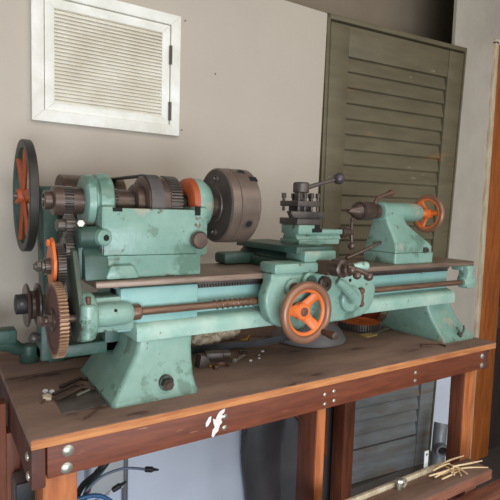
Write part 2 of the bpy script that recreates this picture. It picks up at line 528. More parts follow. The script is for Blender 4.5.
def dome(mb, p, d, r, h=None):
    h = h or r * 0.5
    return mb.rev(p, d, [(0, r), (h * 0.35, r * 0.96), (h * 0.75, r * 0.65), (h, 0)], 0, 20)
for (x, z, r) in ((0.246, -0.040, 0.0135), (0.243, -0.079, 0.0135), (0.642, -0.046, 0.0075), (0.642, -0.076, 0.0075), (0.987, -0.050, 0.006),
                  (0.989, -0.080, 0.006), (1.023, -0.046, 0.006), (1.025, -0.076, 0.006), (1.398, -0.048, 0.007), (1.398, -0.076, 0.007),
                  (1.786, -0.044, 0.011), (1.787, -0.080, 0.011)):
    lab(build(dome(MB(), (x, 1.0901, z), (0, -1, 0), r), 'bolt_head', 'bolt', wb), 'silvery round bolt head')
for y, z in ((1.135, -0.055), (1.125, -0.095)):
    lab(build(dome(MB(), (0.1712, y, z), (-1, 0, 0), 0.011), 'bolt_head', 'bolt', wb), 'silvery round bolt head')
sp = MB()
sp.prism([(0.585, -0.052), (0.594, -0.038), (0.601, -0.036), (0.599, -0.05), (0.592, -0.06), (0.586, -0.062)], 'xz', 1.0888, 1.0902)
sp.prism([(0.603, -0.090), (0.606, -0.074), (0.612, -0.068), (0.608, -0.058), (0.606, -0.044), (0.614, -0.048), (0.618, -0.038), (0.624, -0.030), (0.632, -0.026), (0.641, -0.024),
          (0.639, -0.033), (0.633, -0.038), (0.636, -0.046), (0.630, -0.050), (0.633, -0.060), (0.626, -0.066), (0.622, -0.080), (0.614, -0.086), (0.608, -0.094)], 'xz', 1.0888, 1.0902)
lab(build(sp, 'paint_splash', 'white_paint', wb), 'splash of white paint')

# ================================================================== LATHE
YA, ZS = 1.31, 0.505
lathe = thing('lathe', 'green painted metalworking lathe with dark chuck and orange handwheels on wooden workbench', 'lathe', (1.1, YA, 0))
def P(mb, name, mats, parent=lathe, label=None, **k):
    o = build(mb, name, mats, parent, **k)
    if label:
        lab(o, label)
    return o
X = (1, 0, 0)
# bed
bed = MB()
bed.prism([(1.19, 0.296), (1.19, 0.310), (1.194, 0.313), (1.455, 0.313), (1.46, 0.309), (1.46, 0.296)], 'yz', 0.334, 1.85, 0, 0.003)
bed.box(0.40, 1.745, 1.236, 1.42, 0.17, 0.297, 1, 0.006)
bed.prism([(1.195, 0.150), (1.195, 0.186), (1.205, 0.196), (1.240, 0.206), (1.41, 0.206), (1.45, 0.19), (1.45, 0.150)], 'yz', 0.438, 1.748, 2, 0.005)
bed.prism([(0.40, 0.24), (0.44, 0.20), (0.44, 0.16), (0.62, 0.16), (0.62, 0.29), (0.40, 0.29)], 'xz', 1.212, 1.30, 1, 0.008)
bed = P(bed, 'bed', ['way', 'teal_blue', 'teal_pale'])
rk = MB().box(0.62, 1.742, 1.226, 1.237, 0.284, 0.2955)
k = 0.62
while k < 1.735:
    rk.box(k, k + 0.0045, 1.2255, 1.2365, 0.274, 0.2845)
    k += 0.009
P(rk, 'rack', 'iron', bed, 'dark toothed steel rack')
# feet
def foot(secs, m):
    mb = MB()
    mb.loft([rect(a, b, c, d, z, 0.014) for (z, a, b, c, d) in secs], m)
    return mb
f1 = P(foot([(0, 0.368, 0.605, 1.168, 1.485), (0.010, 0.368, 0.605, 1.168, 1.485), (0.016, 0.374, 0.602, 1.171, 1.482), (0.045, 0.392, 0.597, 1.180, 1.476),
             (0.085, 0.418, 0.597, 1.192, 1.462), (0.12, 0.438, 0.598, 1.199, 1.45), (0.15, 0.446, 0.602, 1.202, 1.445), (0.158, 0.447, 0.603, 1.202, 1.445)], 0),
       'foot', 'teal', sharp=30)
P(MB().rev((0.512, 1.176, 0.040), (0, -1, 0), [(-0.01, 0.018), (0.004, 0.018), (0.004, 0.020), (-0.01, 0.020)], 0, 20, closed=True)
  .hexa((0.512, 1.178, 0.038), (0, -1, 0), 0.022, 0.016).cyl((0.512, 1.16, 0.038), (0.512, 1.15, 0.038), 0.010),
  'foot_bolt', 'iron_brown', f1, 'brown hexagon bolt')
f2 = P(foot([(0, 1.662, 1.860, 1.172, 1.505), (0.010, 1.662, 1.860, 1.172, 1.505), (0.016, 1.665, 1.857, 1.176, 1.50), (0.04, 1.663, 1.838, 1.200, 1.48),
             (0.08, 1.655, 1.815, 1.225, 1.455), (0.12, 1.645, 1.800, 1.240, 1.44), (0.15, 1.64, 1.795, 1.243, 1.436), (0.156, 1.64, 1.795, 1.243, 1.436)], 0),
       'foot', 'teal', sharp=30)
P(MB().tube([(1.745, 1.180, 0.055), (1.752, 1.172, 0.04), (1.765, 1.172, 0.018)], 0.004, n=8).tube([(1.785, 1.175, 0.058), (1.775, 1.168, 0.04), (1.768, 1.172, 0.02)], 0.004, n=8)
  .hexa((1.768, 1.186, 0.022), (0, -1, 0), 0.014, 0.011), 'foot_bolt', 'gear', f2, 'grey bolt and wire clip')

# headstock
hs = MB()
hs.prism([(1.212, 0.372), (1.216, 0.491), (1.238, 0.491), (1.242, 0.42), (1.385, 0.42), (1.388, 0.491), (1.408, 0.491), (1.415, 0.372)], 'yz', 0.358, 0.640, 0, 0.005)
hs.prism([(1.218, 0.313), (1.218, 0.36), (1.212, 0.372), (1.415, 0.372), (1.42, 0.313)], 'yz', 0.366, 0.628, 0, 0.005)
hs.box(0.354, 0.392, 1.216, 1.41, 0.372, 0.495, 0, 0.008)
hs.box(0.605, 0.647, 1.214, 1.41, 0.365, 0.499, 0, 0.01)
hs.prism([(0.358, 0.313), (0.372, 0.350), (0.432, 0.350), (0.450, 0.313)], 'xz', 1.20, 1.30, 0, 0.01)
hs.box(0.381, 0.405, 1.2145, 1.2175, 0.482, 0.4915, 1)
hs.box(0.606, 0.620, 1.2105, 1.2165, 0.476, 0.5005, 1)
hs = P(hs, 'headstock', ['teal', 'hole'])
P(MB().rev((0.330, YA, ZS), X, [(0, 0.062), (0.004, 0.068), (0.020, 0.070), (0.024, 0.062), (0.028, 0.062), (0.032, 0.070), (0.05, 0.075), (0.062, 0.073), (0.068, 0.064)], 0, 48),
  'bearing_cap', 'teal', hs)
P(MB().rev((0.632, YA, ZS), X, [(0, 0.074), (0.008, 0.077), (0.030, 0.074), (0.048, 0.062), (0.056, 0.046)], 0, 48), 'bearing_cap', 'teal', hs)
P(MB().rev((0.612, YA, ZS), X, [(0, 0.040), (0, 0.066), (0.005, 0.073), (0.021, 0.077), (0.021, 0.040)], 0, 48, closed=True), 'bearing_ring', 'orange_red', hs, 'red orange bearing ring')
P(MB().rev((0.612, 1.214, 0.410), (0, -1, 0), [(0, 0.012), (0.006, 0.012), (0.008, 0.023), (0.018, 0.024), (0.024, 0.020), (0.026, 0.0)], 0, 28), 'knob', 'iron_brown', hs, 'round brown knob')

# spindle and its train
s = MB()
s.rev((0.238, YA, ZS), X, [(0.012, 0.0), (0.012, 0.015), (0, 0.017), (0, 0.021), (0.002, 0.023), (0.020, 0.023)], 0, 32)
s.rev((0.256, YA, ZS), X, [(0, 0.030), (0.004, 0.037), (0.026, 0.037), (0.026, 0.02)], 0, 40)
s.rev((0.304, YA, ZS), X, [(0, 0.02), (0, 0.034), (0.028, 0.034), (0.028, 0.02)], 0, 40)
s.cyl((0.28, YA, ZS), (0.735, YA, ZS), 0.022, n=32)
s.rev((0.682, YA, ZS), X, [(0, 0.03), (0.002, 0.036), (0.018, 0.036), (0.02, 0.032), (0.034, 0.032)], 0, 36)
P(s, 'spindle', 'iron_brown')
P(MB().gear((0.282, YA, ZS), X, 0.022, 0.037, 0.031, 24, 0.018), 'spindle_gear', 'gear')
P(MB().gear((0.400, YA, ZS), X, 0.020, 0.036, 0.031, 26, 0.018), 'pinion_gear', 'gear')
c = MB()
c.rev((0.412, YA, ZS), X, [(0, 0.028), (0.003, 0.033), (0.048, 0.033), (0.050, 0.047), (0.053, 0.050), (0.070, 0.050), (0.072, 0.069), (0.075, 0.073), (0.137, 0.073), (0.140, 0.068)], 0, 56)
P(c, 'cone_pulley', 'iron_brown')
P(MB().gear((0.546, YA, ZS), X, 0.034, 0.077, 0.070, 54, 0.03, web=(0.055, 0.006)), 'bull_gear', 'gear')
# drive belt: round the large step and back to the countershaft
cy, cz, r1, r2 = 1.68, 0.505, 0.0735, 0.0735
path = []
dy, dz = cy - YA, cz - ZS
base = math.atan2(dz, dy)
off = math.acos((r1 - r2) / math.hypot(dy, dz))
for k in range(25):
    a = base + off + (2 * PI - 2 * off) * k / 24
    path.append((YA + r1 * math.cos(a), ZS + r1 * math.sin(a)))
for k in range(17):
    a = base - off + 2 * off * k / 16
    path.append((cy + r2 * math.cos(a), cz + r2 * math.sin(a)))
inner, outer = path, []
m_ = len(path)
for i in range(m_):
    a, b = Vector(path[i - 1]), Vector(path[(i + 1) % m_])
    tg = (b - a).normalized()
    outer.append((path[i][0] + tg.y * 0.0045, path[i][1] - tg.x * 0.0045))
t = bmesh.new()
vs = [[t.verts.new((x, *p)) for p in ring] for ring in (inner, outer) for x in (0.490, 0.526)]
for i in range(m_):
    j = (i + 1) % m_
    for A, B in ((vs[0], vs[1]), (vs[1], vs[3]), (vs[3], vs[2]), (vs[2], vs[0])):
        t.faces.new((A[i], B[i], B[j], A[j]))
bt = MB(); bt._add(t)
P(bt, 'drive_belt', 'belt', label='grey flat drive belt')

# chuck
ch = MB()
ch.rev((0.712, YA, ZS), X, [(0, 0.03), (0, 0.050), (0.0035, 0.052)], 1, 48)
ch.rev((0.716, YA, ZS), X, [(0, 0.0), (0, 0.106), (0.003, 0.110), (0.028, 0.111), (0.030, 0.1085), (0.032, 0.111), (0.093, 0.111), (0.097, 0.107), (0.097, 0.0)], 0, 72)
ch.rev((0.7150, YA, ZS), X, [(0, 0.0), (0, 0.1045), (0.002, 0.106)], 1, 72)
chk = P(ch, 'chuck', ['chuck', 'iron'])
for a in (78, 198, -82):
    ca, sa = math.cos(math.radians(a)), math.sin(math.radians(a))
    yy, zz = YA - 0.080 * ca, ZS + 0.080 * sa
    P(MB().rev((0.7165, yy, zz), (-1, 0, 0), [(0, 0.010), (0.008, 0.010), (0.009, 0.008), (0.004, 0.006), (0.004, 0)], 0, 16), 'screw', 'gear', chk)
for a in (-27, 63, 153, 243):
    ca, sa = math.cos(math.radians(a)), math.sin(math.radians(a))
    T = Matrix(((1, 0, 0, 0.813), (0, -ca, sa, YA), (0, sa, ca, ZS), (0, 0, 0, 1)))   # local y runs outward along the radius
    jaw = MB().box(-0.006, 0.010, 0.030, 0.095, -0.012, 0.012, 0, 0.002, T).box(0.006, 0.026, 0.030, 0.052, -0.012, 0.012, 0, 0.002, T)
    P(jaw, 'jaw', 'gear', chk)
    p0 = Vector((0.775, YA - ca * 0.104, ZS + sa * 0.104)); d0 = Vector((0, -ca, sa))
    P(MB().rev(p0, d0, [(0, 0.014), (0.009, 0.014), (0.009, 0.010), (0.001, 0.0095), (0.001, 0)], 0, 20)
      .box(-0.0075, 0.0075, 0.1105, 0.1135, -0.0075, 0.0075, 1, 0, Matrix(((1, 0, 0, 0.775), (0, -ca, sa, YA), (0, sa, ca, ZS), (0, 0, 0, 1)))),
      'key_socket', ['gear', 'hole'], chk)
for a in (46, 136):
    ca, sa = math.cos(math.radians(a)), math.sin(math.radians(a))
    T = Matrix(((1, 0, 0, 0.0), (0, -ca, sa, YA), (0, sa, ca, ZS), (0, 0, 0, 1)))
    P(MB().box(0.788, 0.8138, 0.060, 0.1116, -0.009, 0.009, 0, 0, T), 'slot', 'hole', chk)

# end gear train
P(MB().gear((0.282, 1.285, 0.444), X, 0.020, 0.029, 0.023, 18, 0.008).rev((0.262, 1.285, 0.444), X, [(0, 0.010), (0.003, 0.016), (0.02, 0.016)], 0, 20), 'tumbler_gear', 'gear')
P(MB().gear((0.278, 1.28, 0.384), X, 0.020, 0.036, 0.030, 26, 0.008), 'tumbler_gear', 'gear')
P(MB().gear((0.256, 1.275, 0.345), X, 0.018, 0.055, 0.049, 44, 0.01, web=(0.042, 0.004)), 'change_gear', 'gear')
P(MB().prism([(1.255, 0.405), (1.275, 0.415), (1.295, 0.405), (1.325, 0.36), (1.318, 0.335), (1.29, 0.285), (1.27, 0.28), (1.25, 0.29), (1.228, 0.335), (1.228, 0.36)], 'yz', 0.246, 0.254, 0, 0.002)
  .hexa((0.246, 1.275, 0.402), (-1, 0, 0), 0.008, 0.009), 'quadrant_plate', 'orange', label='orange gear bracket plate')
P(MB().gear((0.233, 1.275, 0.345), X, 0.013, 0.021, 0.016, 15, 0.006), 'pinion_gear', 'gear')
P(MB().hexa((0.214, 1.275, 0.345), X, 0.012, 0.014).rev((0.208, 1.275, 0.345), X, [(0, 0.006), (0.004, 0.009), (0.03, 0.009)], 0, 16).rev((0.226, 1.275, 0.345), X, [(0, 0.017), (0.005, 0.017)], 0, 20), 'stud_nut', 'gear')
P(MB().gear((0.236, 1.20, 0.228), X, 0.019, 0.088, 0.079, 60, 0.012, 0, 1, web=(0.070, 0.002)), 'change_gear', ['gear_tan', 'gear_red'], label='large change gear with tan teeth')
P(MB().hexa((0.224, 1.20, 0.228), X, 0.014, 0.016).cyl((0.206, 1.20, 0.228), (0.40, 1.20, 0.228), 0.0095).hexa((0.205, 1.20, 0.228), X, 0.013, 0.014)
  .rev((0.234, 1.20, 0.228), X, [(0, 0.026), (0.008, 0.026)], 0, 24), 'stud_nut', 'iron_brown')
P(MB().prism([(1.345, 0.385), (1.30, 0.41), (1.23, 0.385), (1.185, 0.30), (1.165, 0.265), (1.16, 0.21), (1.18, 0.175), (1.22, 0.170), (1.25, 0.20), (1.26, 0.25), (1.31, 0.31)], 'yz', 0.288, 0.300, 0, 0.002),
  'banjo_arm', 'olive', label='olive grey swinging gear arm')
P(MB().rev((0.335, 1.28, 0.235), X, [(-0.055, 0.0), (-0.055, 0.012), (0.05, 0.012)], 0, 16).gear((0.268, 1.30, 0.215), X, 0.012, 0.060, 0.054, 44, 0.01), 'idler_gear', 'iron')
tb = MB()
tb.cyl((0.300, 1.235, 0.418), (0.362, 1.235, 0.418), 0.026, m=0, n=28, c=0.004)
tb.box(0.302, 0.372, 1.235, 1.34, 0.313, 0.425, 0, 0.008)
tb.prism([(1.205, 0.313), (1.215, 0.37), (1.25, 0.41), (1.33, 0.41), (1.33, 0.313)], 'yz', 0.312, 0.372, 0, 0.006)
tb.rev((0.352, 1.222, 0.418), (0.35, -1, 0), [(-0.02, 0.022), (0.02, 0.020), (0.024, 0.016)], 1, 24)
tb.rev((0.3605, 1.1985, 0.418), (0.35, -1, 0), [(-0.004, 0.0075), (0.0012, 0.0075)], 2, 16)
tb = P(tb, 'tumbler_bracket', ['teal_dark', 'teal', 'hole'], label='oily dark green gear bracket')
P(MB().hexa((0.308, 1.222, 0.452), (-0.4, -1, 0), 0.012, 0.0095), 'nut', 'bolt', tb, 'bright nut')

# lead screw and its bearings
ls = MB().cyl((0.40, 1.20, 0.229), (1.80, 1.20, 0.229), 0.0105, n=20)
ls.rev((0.424, 1.20, 0.229), X, [(0, 0.018), (0.003, 0.020), (0.022, 0.020), (0.025, 0.017)], 0, 24)
hx = []
xx = 0.66
while xx < 0.80:
    a = 2 * PI * (xx - 0.66) / 0.017
    hx.append((xx, 1.20 + 0.0105 * math.cos(a), 0.229 + 0.0105 * math.sin(a)))
    xx += 0.0017
ls.tube(hx, 0.0036, n=6, smooth=False)
P(ls, 'lead_screw', 'screw', label='rusty brown lead screw')
lb = MB()
lb.rev((0.334, 1.20, 0.229), X, [(0, 0.018), (0, 0.028), (0.03, 0.030), (0.075, 0.028), (0.088, 0.024), (0.092, 0.02)], 0, 32)
lb.rev((0.296, 1.20, 0.229), X, [(0, 0.054), (0.003, 0.060), (0.024, 0.060), (0.032, 0.054), (0.04, 0.030)], 0, 36)
lb.rev((0.307, 1.158, 0.229), (0, 0, 1), [(-0.046, 0.010), (-0.043, 0.017), (-0.004, 0.0195), (-0.002, 0.016), (0.002, 0.016), (0.004, 0.0195), (0.034, 0.018), (0.038, 0.013)], 0, 24)
lb.box(0.335, 0.44, 1.215, 1.30, 0.18, 0.27, 0, 0.008)
lb.rev((0.377, 1.1735, 0.243), (0, -1, 0.6), [(-0.004, 0.004), (0.0006, 0.004)], 1, 12)
lb = P(lb, 'lead_screw_bearing', ['teal', 'hole'])
P(MB().cyl((0.307, 1.158, 0.262), (0.307, 1.158, 0.284), 0.006), 'clamp_stud', 'rust', lb)
rb = MB()
rb.prism([(1.785, 0.297), (1.845, 0.297), (1.838, 0.285), (1.832, 0.268), (1.842, 0.250), (1.86, 0.238), (1.858, 0.215), (1.835, 0.203), (1.80, 0.205), (1.788, 0.222), (1.79, 0.245), (1.80, 0.262), (1.795, 0.28)], 'xz', 1.178, 1.225, 0, 0.008)
rb.rev((1.785, 1.20, 0.229), X, [(0, 0.018), (0.005, 0.022), (0.06, 0.024), (0.068, 0.02), (0.072, 0.0)], 0, 28)
rb.box(1.785, 1.84, 1.20, 1.25, 0.275, 0.2965, 0, 0.006)
P(rb, 'lead_screw_bearing', 'teal')

# carriage
sd = MB()
sd.box(0.818, 1.062, 1.132, 1.215, 0.3135, 0.345, 0, 0.009)
sd.box(0.905, 1.03, 1.20, 1.47, 0.3135, 0.343, 1, 0.006)
sd.box(0.805, 0.95, 1.395, 1.47, 0.3135, 0.352, 1, 0.012)
sd.box(1.02, 1.13, 1.395, 1.47, 0.3135, 0.345, 1, 0.010)
sd.box(0.815, 1.03, 1.145, 1.19, 0.285, 0.3145, 0, 0.004)
P(sd, 'saddle', ['teal', 'teal_dark'])
ap = MB()
ap.prism([(0.828, 0.312), (0.815, 0.300), (0.803, 0.275), (0.795, 0.250), (0.797, 0.222), (0.806, 0.195), (0.822, 0.172), (0.850, 0.158), (0.90, 0.152), (1.11, 0.152), (1.18, 0.160), (1.217, 0.180),
          (1.236, 0.212), (1.240, 0.245), (1.230, 0.275), (1.21, 0.296), (1.185, 0.306), (1.07, 0.312)], 'xz', 1.142, 1.186, 0, 0.009, 3)
ap.rev((0.915, 1.142, 0.205), (0, -1, 0), [(0, 0.062), (0.006, 0.060), (0.010, 0.054)], 0, 36)
for x, z in ((1.072, 0.294), (1.120, 0.281), (1.185, 0.287)):
    ap.rev((x, 1.1423, z), (0, -1, 0), [(-0.003, 0.006), (0.0008, 0.006)], 1, 14)
ap = P(ap, 'apron', ['teal', 'hole'])
P(MB().rev((0.885, 1.142, 0.273), (0, -1, 0), [(0, 0.026), (0.010, 0.026), (0.013, 0.022)], 0, 28).rev((0.885, 1.129, 0.273), (0, -1, 0), [(0, 0.016), (0.008, 0.016), (0.009, 0.006), (0.004, 0.005), (0.004, 0)], 1, 24), 'boss', ['teal', 'rust'], ap)
P(MB().rev((0.946, 1.142, 0.288), (0, -1, 0), [(0, 0.028), (0.012, 0.028), (0.016, 0.022)], 0, 28).rev((0.946, 1.127, 0.288), (0, -1, 0), [(0, 0.02), (0.004, 0.019)], 1, 24), 'boss', ['teal', 'teal_dark'], ap)
P(MB().rev((1.008, 1.142, 0.277), (0, -1, 0), [(0, 0.024), (0.012, 0.024), (0.016, 0.019), (0.016, 0.008), (0.010, 0.007), (0.010, 0)], 0, 28), 'boss', 'iron_brown', ap)
lv = MB().rev((1.118, 1.142, 0.222), (0, -1, 0), [(0, 0.043), (0.014, 0.042), (0.018, 0.037)], 0, 36)
lv.rev((1.110, 1.126, 0.232), (0, -1, 0), [(0, 0.022), (0.018, 0.020), (0.022, 0.016)], 0, 28)
lv.tube([(1.106, 1.110, 0.234), (1.078, 1.102, 0.255), (1.042, 1.094, 0.279), (1.022, 1.092, 0.289), (1.018, 1.092, 0.291)], [0.019, 0.017, 0.0145, 0.0115, 0.003], n=16)
P(lv, 'half_nut_lever', 'teal', ap, 'green thumb lever')
P(MB().tube([(1.164, 1.136, 0.246), (1.164, 1.132, 0.225), (1.164, 1.136, 0.206)], 0.0075, n=10).sph((1.164, 1.134, 0.246), 0.011).sph((1.164, 1.134, 0.204), 0.011), 'link', 'rust', ap)
# apron handwheel
hwc = Vector((0.905, 1.092, 0.206))
hw = MB().torus(hwc, (0, -1, 0), 0.079, 0.0125, 0, 56, 14)
hw = P(hw, 'handwheel', 'rim_rust', label='orange three spoked handwheel with rusty rim')
hb_ = hwc + Vector((0, 0.024, 0))               # the wheel is dished: its hub sits behind the rim
hub = MB().rev(hb_, (0, -1, 0), [(-0.025, 0.015), (-0.012, 0.016), (-0.010, 0.026), (0.010, 0.026), (0.014, 0.022), (0.015, 0.0)], 0, 32)
hub.rev(hb_ + Vector((0, -0.012, 0)), (0, -1, 0), [(0, 0.013), (0.004, 0.013), (0.006, 0.008), (0.006, 0.0)], 1, 20)
hub.torus(hwc + Vector((0, 0.004, 0)), (0, -1, 0), 0.0665, 0.0085, 0, 56, 10, 0.8)
P(hub, 'hub', ['orange', 'rust'], hw, 'bright orange hub')
for a in (172, 50, -48):
    ca, sa = math.cos(math.radians(a)), math.sin(math.radians(a))
    sec = []
    for rr, ww, th, dy_ in ((0.016, 0.020, 0.009, 0.022), (0.036, 0.015, 0.008, 0.018), (0.054, 0.015, 0.007, 0.009), (0.072, 0.024, 0.006, 0.003)):
        q = hwc + Vector((ca * rr, dy_, sa * rr))
        nx, nz_ = -sa * ww, ca * ww
        sec.append([(q.x + nx, q.y, q.z + nz_), (q.x + nx * 0.6, q.y - th, q.z + nz_ * 0.6), (q.x - nx * 0.6, q.y - th, q.z - nz_ * 0.6),
                    (q.x - nx, q.y, q.z - nz_), (q.x - nx * 0.6, q.y + th, q.z - nz_ * 0.6), (q.x + nx * 0.6, q.y + th, q.z + nz_ * 0.6)])
    P(MB().loft(sec), 'spoke', 'orange', hw, 'bright orange spoke', sharp=60)
hp = hwc + Vector((0.056, -0.008, -0.060))
P(MB().rev(hp, (0, -1, 0), [(0, 0.009), (0.006, 0.010), (0.014, 0.009), (0.042, 0.014), (0.056, 0.011), (0.060, 0.0)], 0, 20), 'crank_handle', 'iron_brown', hw, 'dark tapered crank handle')

# cross slide
cs = MB()
cs.prism([(0.925, 0.3445), (0.945, 0.366), (0.915, 0.368), (0.915, 0.388), (1.06, 0.388), (1.06, 0.368), (1.035, 0.366), (1.05, 0.3445)], 'xz', 1.16, 1.505, 0, 0.002)
cs.box(0.93, 1.055, 1.14, 1.235, 0.344, 0.378, 1, 0.006)
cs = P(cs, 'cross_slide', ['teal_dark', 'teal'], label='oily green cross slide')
P(MB().box(0.975, 1.020, 1.086, 1.155, 0.310, 0.350, 0, 0.003), 'screw_block', 'rust', cs)
P(MB().rev((0.998, 1.088, 0.334), (0, -1, 0), [(0, 0.022), (0.002, 0.026), (0.042, 0.026), (0.044, 0.022), (0.046, 0.015), (0.054, 0.015), (0.056, 0.019), (0.066, 0.019), (0.068, 0.012)], 0, 32), 'dial', 'iron_brown', cs)
cr = MB().sph((1.000, 1.016, 0.335), 0.014)
cr.tube([(1.0, 1.016, 0.338), (1.016, 1.012, 0.323)], [0.007, 0.006], n=10).sph((1.018, 1.012, 0.319), 0.0125)
cr.tube([(0.985, 1.016, 0.345), (1.028, 1.005, 0.330), (1.050, 1.0, 0.318)], [0.006, 0.008, 0.007], n=10).sph((1.052, 1.0, 0.316), 0.0135)
cr.tube([(1.01, 1.02, 0.343), (1.030, 1.015, 0.345), (1.054, 1.015, 0.344), (1.064, 1.015, 0.343)], [0.008, 0.011, 0.013, 0.005], 1, 14)
P(cr, 'crank_handle', ['iron_brown', 'teal_pale'], cs)

# compound slide and tool post
cp = MB()
cp.rev((1.06, YA, 0.386), (0, 0, 1), [(0, 0.062), (0.010, 0.062), (0.014, 0.056)], 0, 40)
cp.box(1.00, 1.175, 1.258, 1.362, 0.386, 0.404, 0, 0.004)
cp.prism([(1.268, 0.402), (1.276, 0.420), (1.262, 0.420), (1.262, 0.450), (1.356, 0.450), (1.356, 0.420), (1.342, 0.420), (1.348, 0.402)], 'yz', 1.00, 1.088, 0, 0.002)
cp.prism([(1.268, 0.402), (1.276, 0.420), (1.262, 0.420), (1.262, 0.436), (1.356, 0.436), (1.356, 0.420), (1.342, 0.420), (1.348, 0.402)], 'yz', 1.086, 1.192, 0, 0.003)
cp.box(1.066, 1.088, 1.2605, 1.27, 0.438, 0.4505, 1).box(1.056, 1.098, 1.2605, 1.27, 0.426, 0.439, 1)
cp = P(cp, 'compound_slide', ['teal', 'hole'])
P(MB().rev((1.192, 1.30, 0.424), X, [(0, 0.013), (0.022, 0.014), (0.024, 0.020), (0.044, 0.020), (0.046, 0.014), (0.078, 0.012)], 0, 28), 'dial', 'iron_brown', cp)
P(MB().tube([(1.270, 1.30, 0.468), (1.270, 1.30, 0.424), (1.274, 1.30, 0.380)], [0.004, 0.008, 0.0055], n=10).sph((1.274, 1.30, 0.376), 0.0145).sph((1.270, 1.30, 0.470), 0.007), 'ball_crank', 'iron_brown', cp)
tp = MB()
tx, ty, th_ = 1.042, YA, 0.049
tp.box(tx - th_, tx + th_, ty - th_, ty + th_, 0.4505, 0.472, 0, 0.002)
tp.box(tx - 0.028, tx + 0.028, ty - 0.028, ty + 0.028, 0.472, 0.516, 0, 0.002)
tp.box(tx - th_, tx + th_, ty - th_, ty + th_, 0.510, 0.528, 0, 0.002)
tp.cyl((tx, ty, 0.528), (tx, ty, 0.562), 0.020, n=28)
tp = P(tp, 'tool_post', 'iron')
P(MB().prism([(0.958, 0.494), (0.970, 0.473), (1.098, 0.473), (1.098, 0.494)], 'xz', 1.252, 1.276, 0, 0.0015), 'cutting_tool', 'gear', tp)
for dx, dy in ((-0.040, -0.040), (-0.014, -0.040), (0.014, -0.040), (0.040, -0.040), (-0.040, 0.040), (0.0, 0.040), (0.040, 0.040), (0.040, 0.0)):
    x, y = tx + dx, ty + dy
    P(MB().cyl((x, y, 0.495), (x, y, 0.538), 0.0048, n=12).box(x - 0.006, x + 0.006, y - 0.006, y + 0.006, 0.538, 0.554, 0, 0.0015), 'clamp_bolt', 'iron', tp)
P(MB().rev((tx, ty, 0.555), (0, 0, 1), [(0, 0.024), (0.003, 0.027), (0.030, 0.027), (0.035, 0.023), (0.036, 0)], 0, 32)
  .tube([(tx + 0.02, ty - 0.005, 0.572), (1.09, YA - 0.01, 0.582), (1.175, YA - 0.02, 0.606)], [0.008, 0.0072, 0.0055], n=12), 'clamp_handle', 'iron', tp)
P(MB().sph((1.187, YA - 0.022, 0.610), 0.0205), 'ball_knob', 'lead', tp, 'dark ball knob')

# tailstock
YT, ZT = 1.30, 0.501
ts = MB()
def rs(x0, x1, y0, y1, z):
    return rect(x0, x1, y0, y1, z, 0.010)
ts.loft([rs(1.405, 1.62, 1.212, 1.372, 0.3135), rs(1.405, 1.62, 1.212, 1.372, 0.352)], 0)
ts.loft([rs(1.41, 1.616, 1.216, 1.368, 0.3535), rs(1.41, 1.616, 1.216, 1.368, 0.375), rs(1.411, 1.600, 1.219, 1.366, 0.388), rs(1.412, 1.568, 1.232, 1.358, 0.412),
         rs(1.412, 1.540, 1.246, 1.350, 0.435), rs(1.41, 1.52, 1.258, 1.342, 0.455), rs(1.408, 1.51, 1.265, 1.336, 0.475), rs(1.405, 1.51, 1.268, 1.333, 0.50)], 0)
ts.rev((1.40, YT, ZT), X, [(0, 0.030), (0.002, 0.036), (0.028, 0.037), (0.032, 0.034), (0.12, 0.037), (0.20, 0.036), (0.222, 0.030), (0.226, 0.018)], 0, 36)
ts = P(ts, 'tailstock', 'teal', sharp=30)
P(MB().box(1.560, 1.578, 1.204, 1.218, 0.352, 0.372, 0, 0.003).cyl((1.569, 1.206, 0.362), (1.569, 1.198, 0.362), 0.006), 'set_screw', 'iron', ts)
P(MB().cyl((1.32, YT, ZT), (1.402, YT, ZT), 0.017, n=24).rev((1.375, YT, ZT), X, [(0, 0.022), (0.003, 0.026), (0.022, 0.026), (0.026, 0.022)], 0, 28), 'quill', 'iron_brown', ts)
dc = MB()
dc.rev((1.252, YT, ZT), X, [(0, 0.008), (0.006, 0.012), (0.012, 0.013), (0.030, 0.026), (0.050, 0.029)], 0, 28)
dc.gear((1.300, YT, ZT), X, 0.010, 0.034, 0.030, 30, 0.01)
dc.rev((1.310, YT, ZT), X, [(0, 0.030), (0.002, 0.033), (0.050, 0.033), (0.060, 0.026), (0.064, 0.018)], 0, 32)
for a in (90, 210, 330):
    dc.tube([(1.246, YT - 0.006 * math.cos(math.radians(a)), ZT + 0.006 * math.sin(math.radians(a))), (1.262, YT - 0.010 * math.cos(math.radians(a)), ZT + 0.010 * math.sin(math.radians(a)))], [0.003, 0.005], n=8)
P(dc, 'drill_chuck', 'iron_brown', ts, 'browned steel drill chuck')
P(MB().tube([(1.395, 1.31, 0.530), (1.402, 1.31, 0.548), (1.43, 1.305, 0.561), (1.462, 1.30, 0.572)], [0.006, 0.006, 0.007, 0.009], n=12).sph((1.465, 1.30, 0.573), 0.012).cyl((1.395, 1.31, 0.50), (1.395, 1.31, 0.54), 0.007), 'lock_lever', 'rust', ts)
P(MB().tube([(1.262, 1.31, 0.330), (1.32, 1.30, 0.352), (1.415, 1.29, 0.388)], [0.0075, 0.006, 0.006], n=10), 'clamp_lever', 'iron_brown', ts)
tw = Vector((1.684, YT, ZT - 0.003))
th = P(MB().torus(tw, X, 0.066, 0.0105, 0, 48, 12), 'handwheel', 'rim_rust', ts, 'orange spoked handwheel')
hb = MB().rev(tw, X, [(-0.09, 0.012), (-0.016, 0.013), (-0.014, 0.020), (0.012, 0.020), (0.014, 0.0)], 0, 28)
hb.torus(tw - Vector((0.004, 0, 0)), X, 0.058, 0.006, 0, 48, 10)
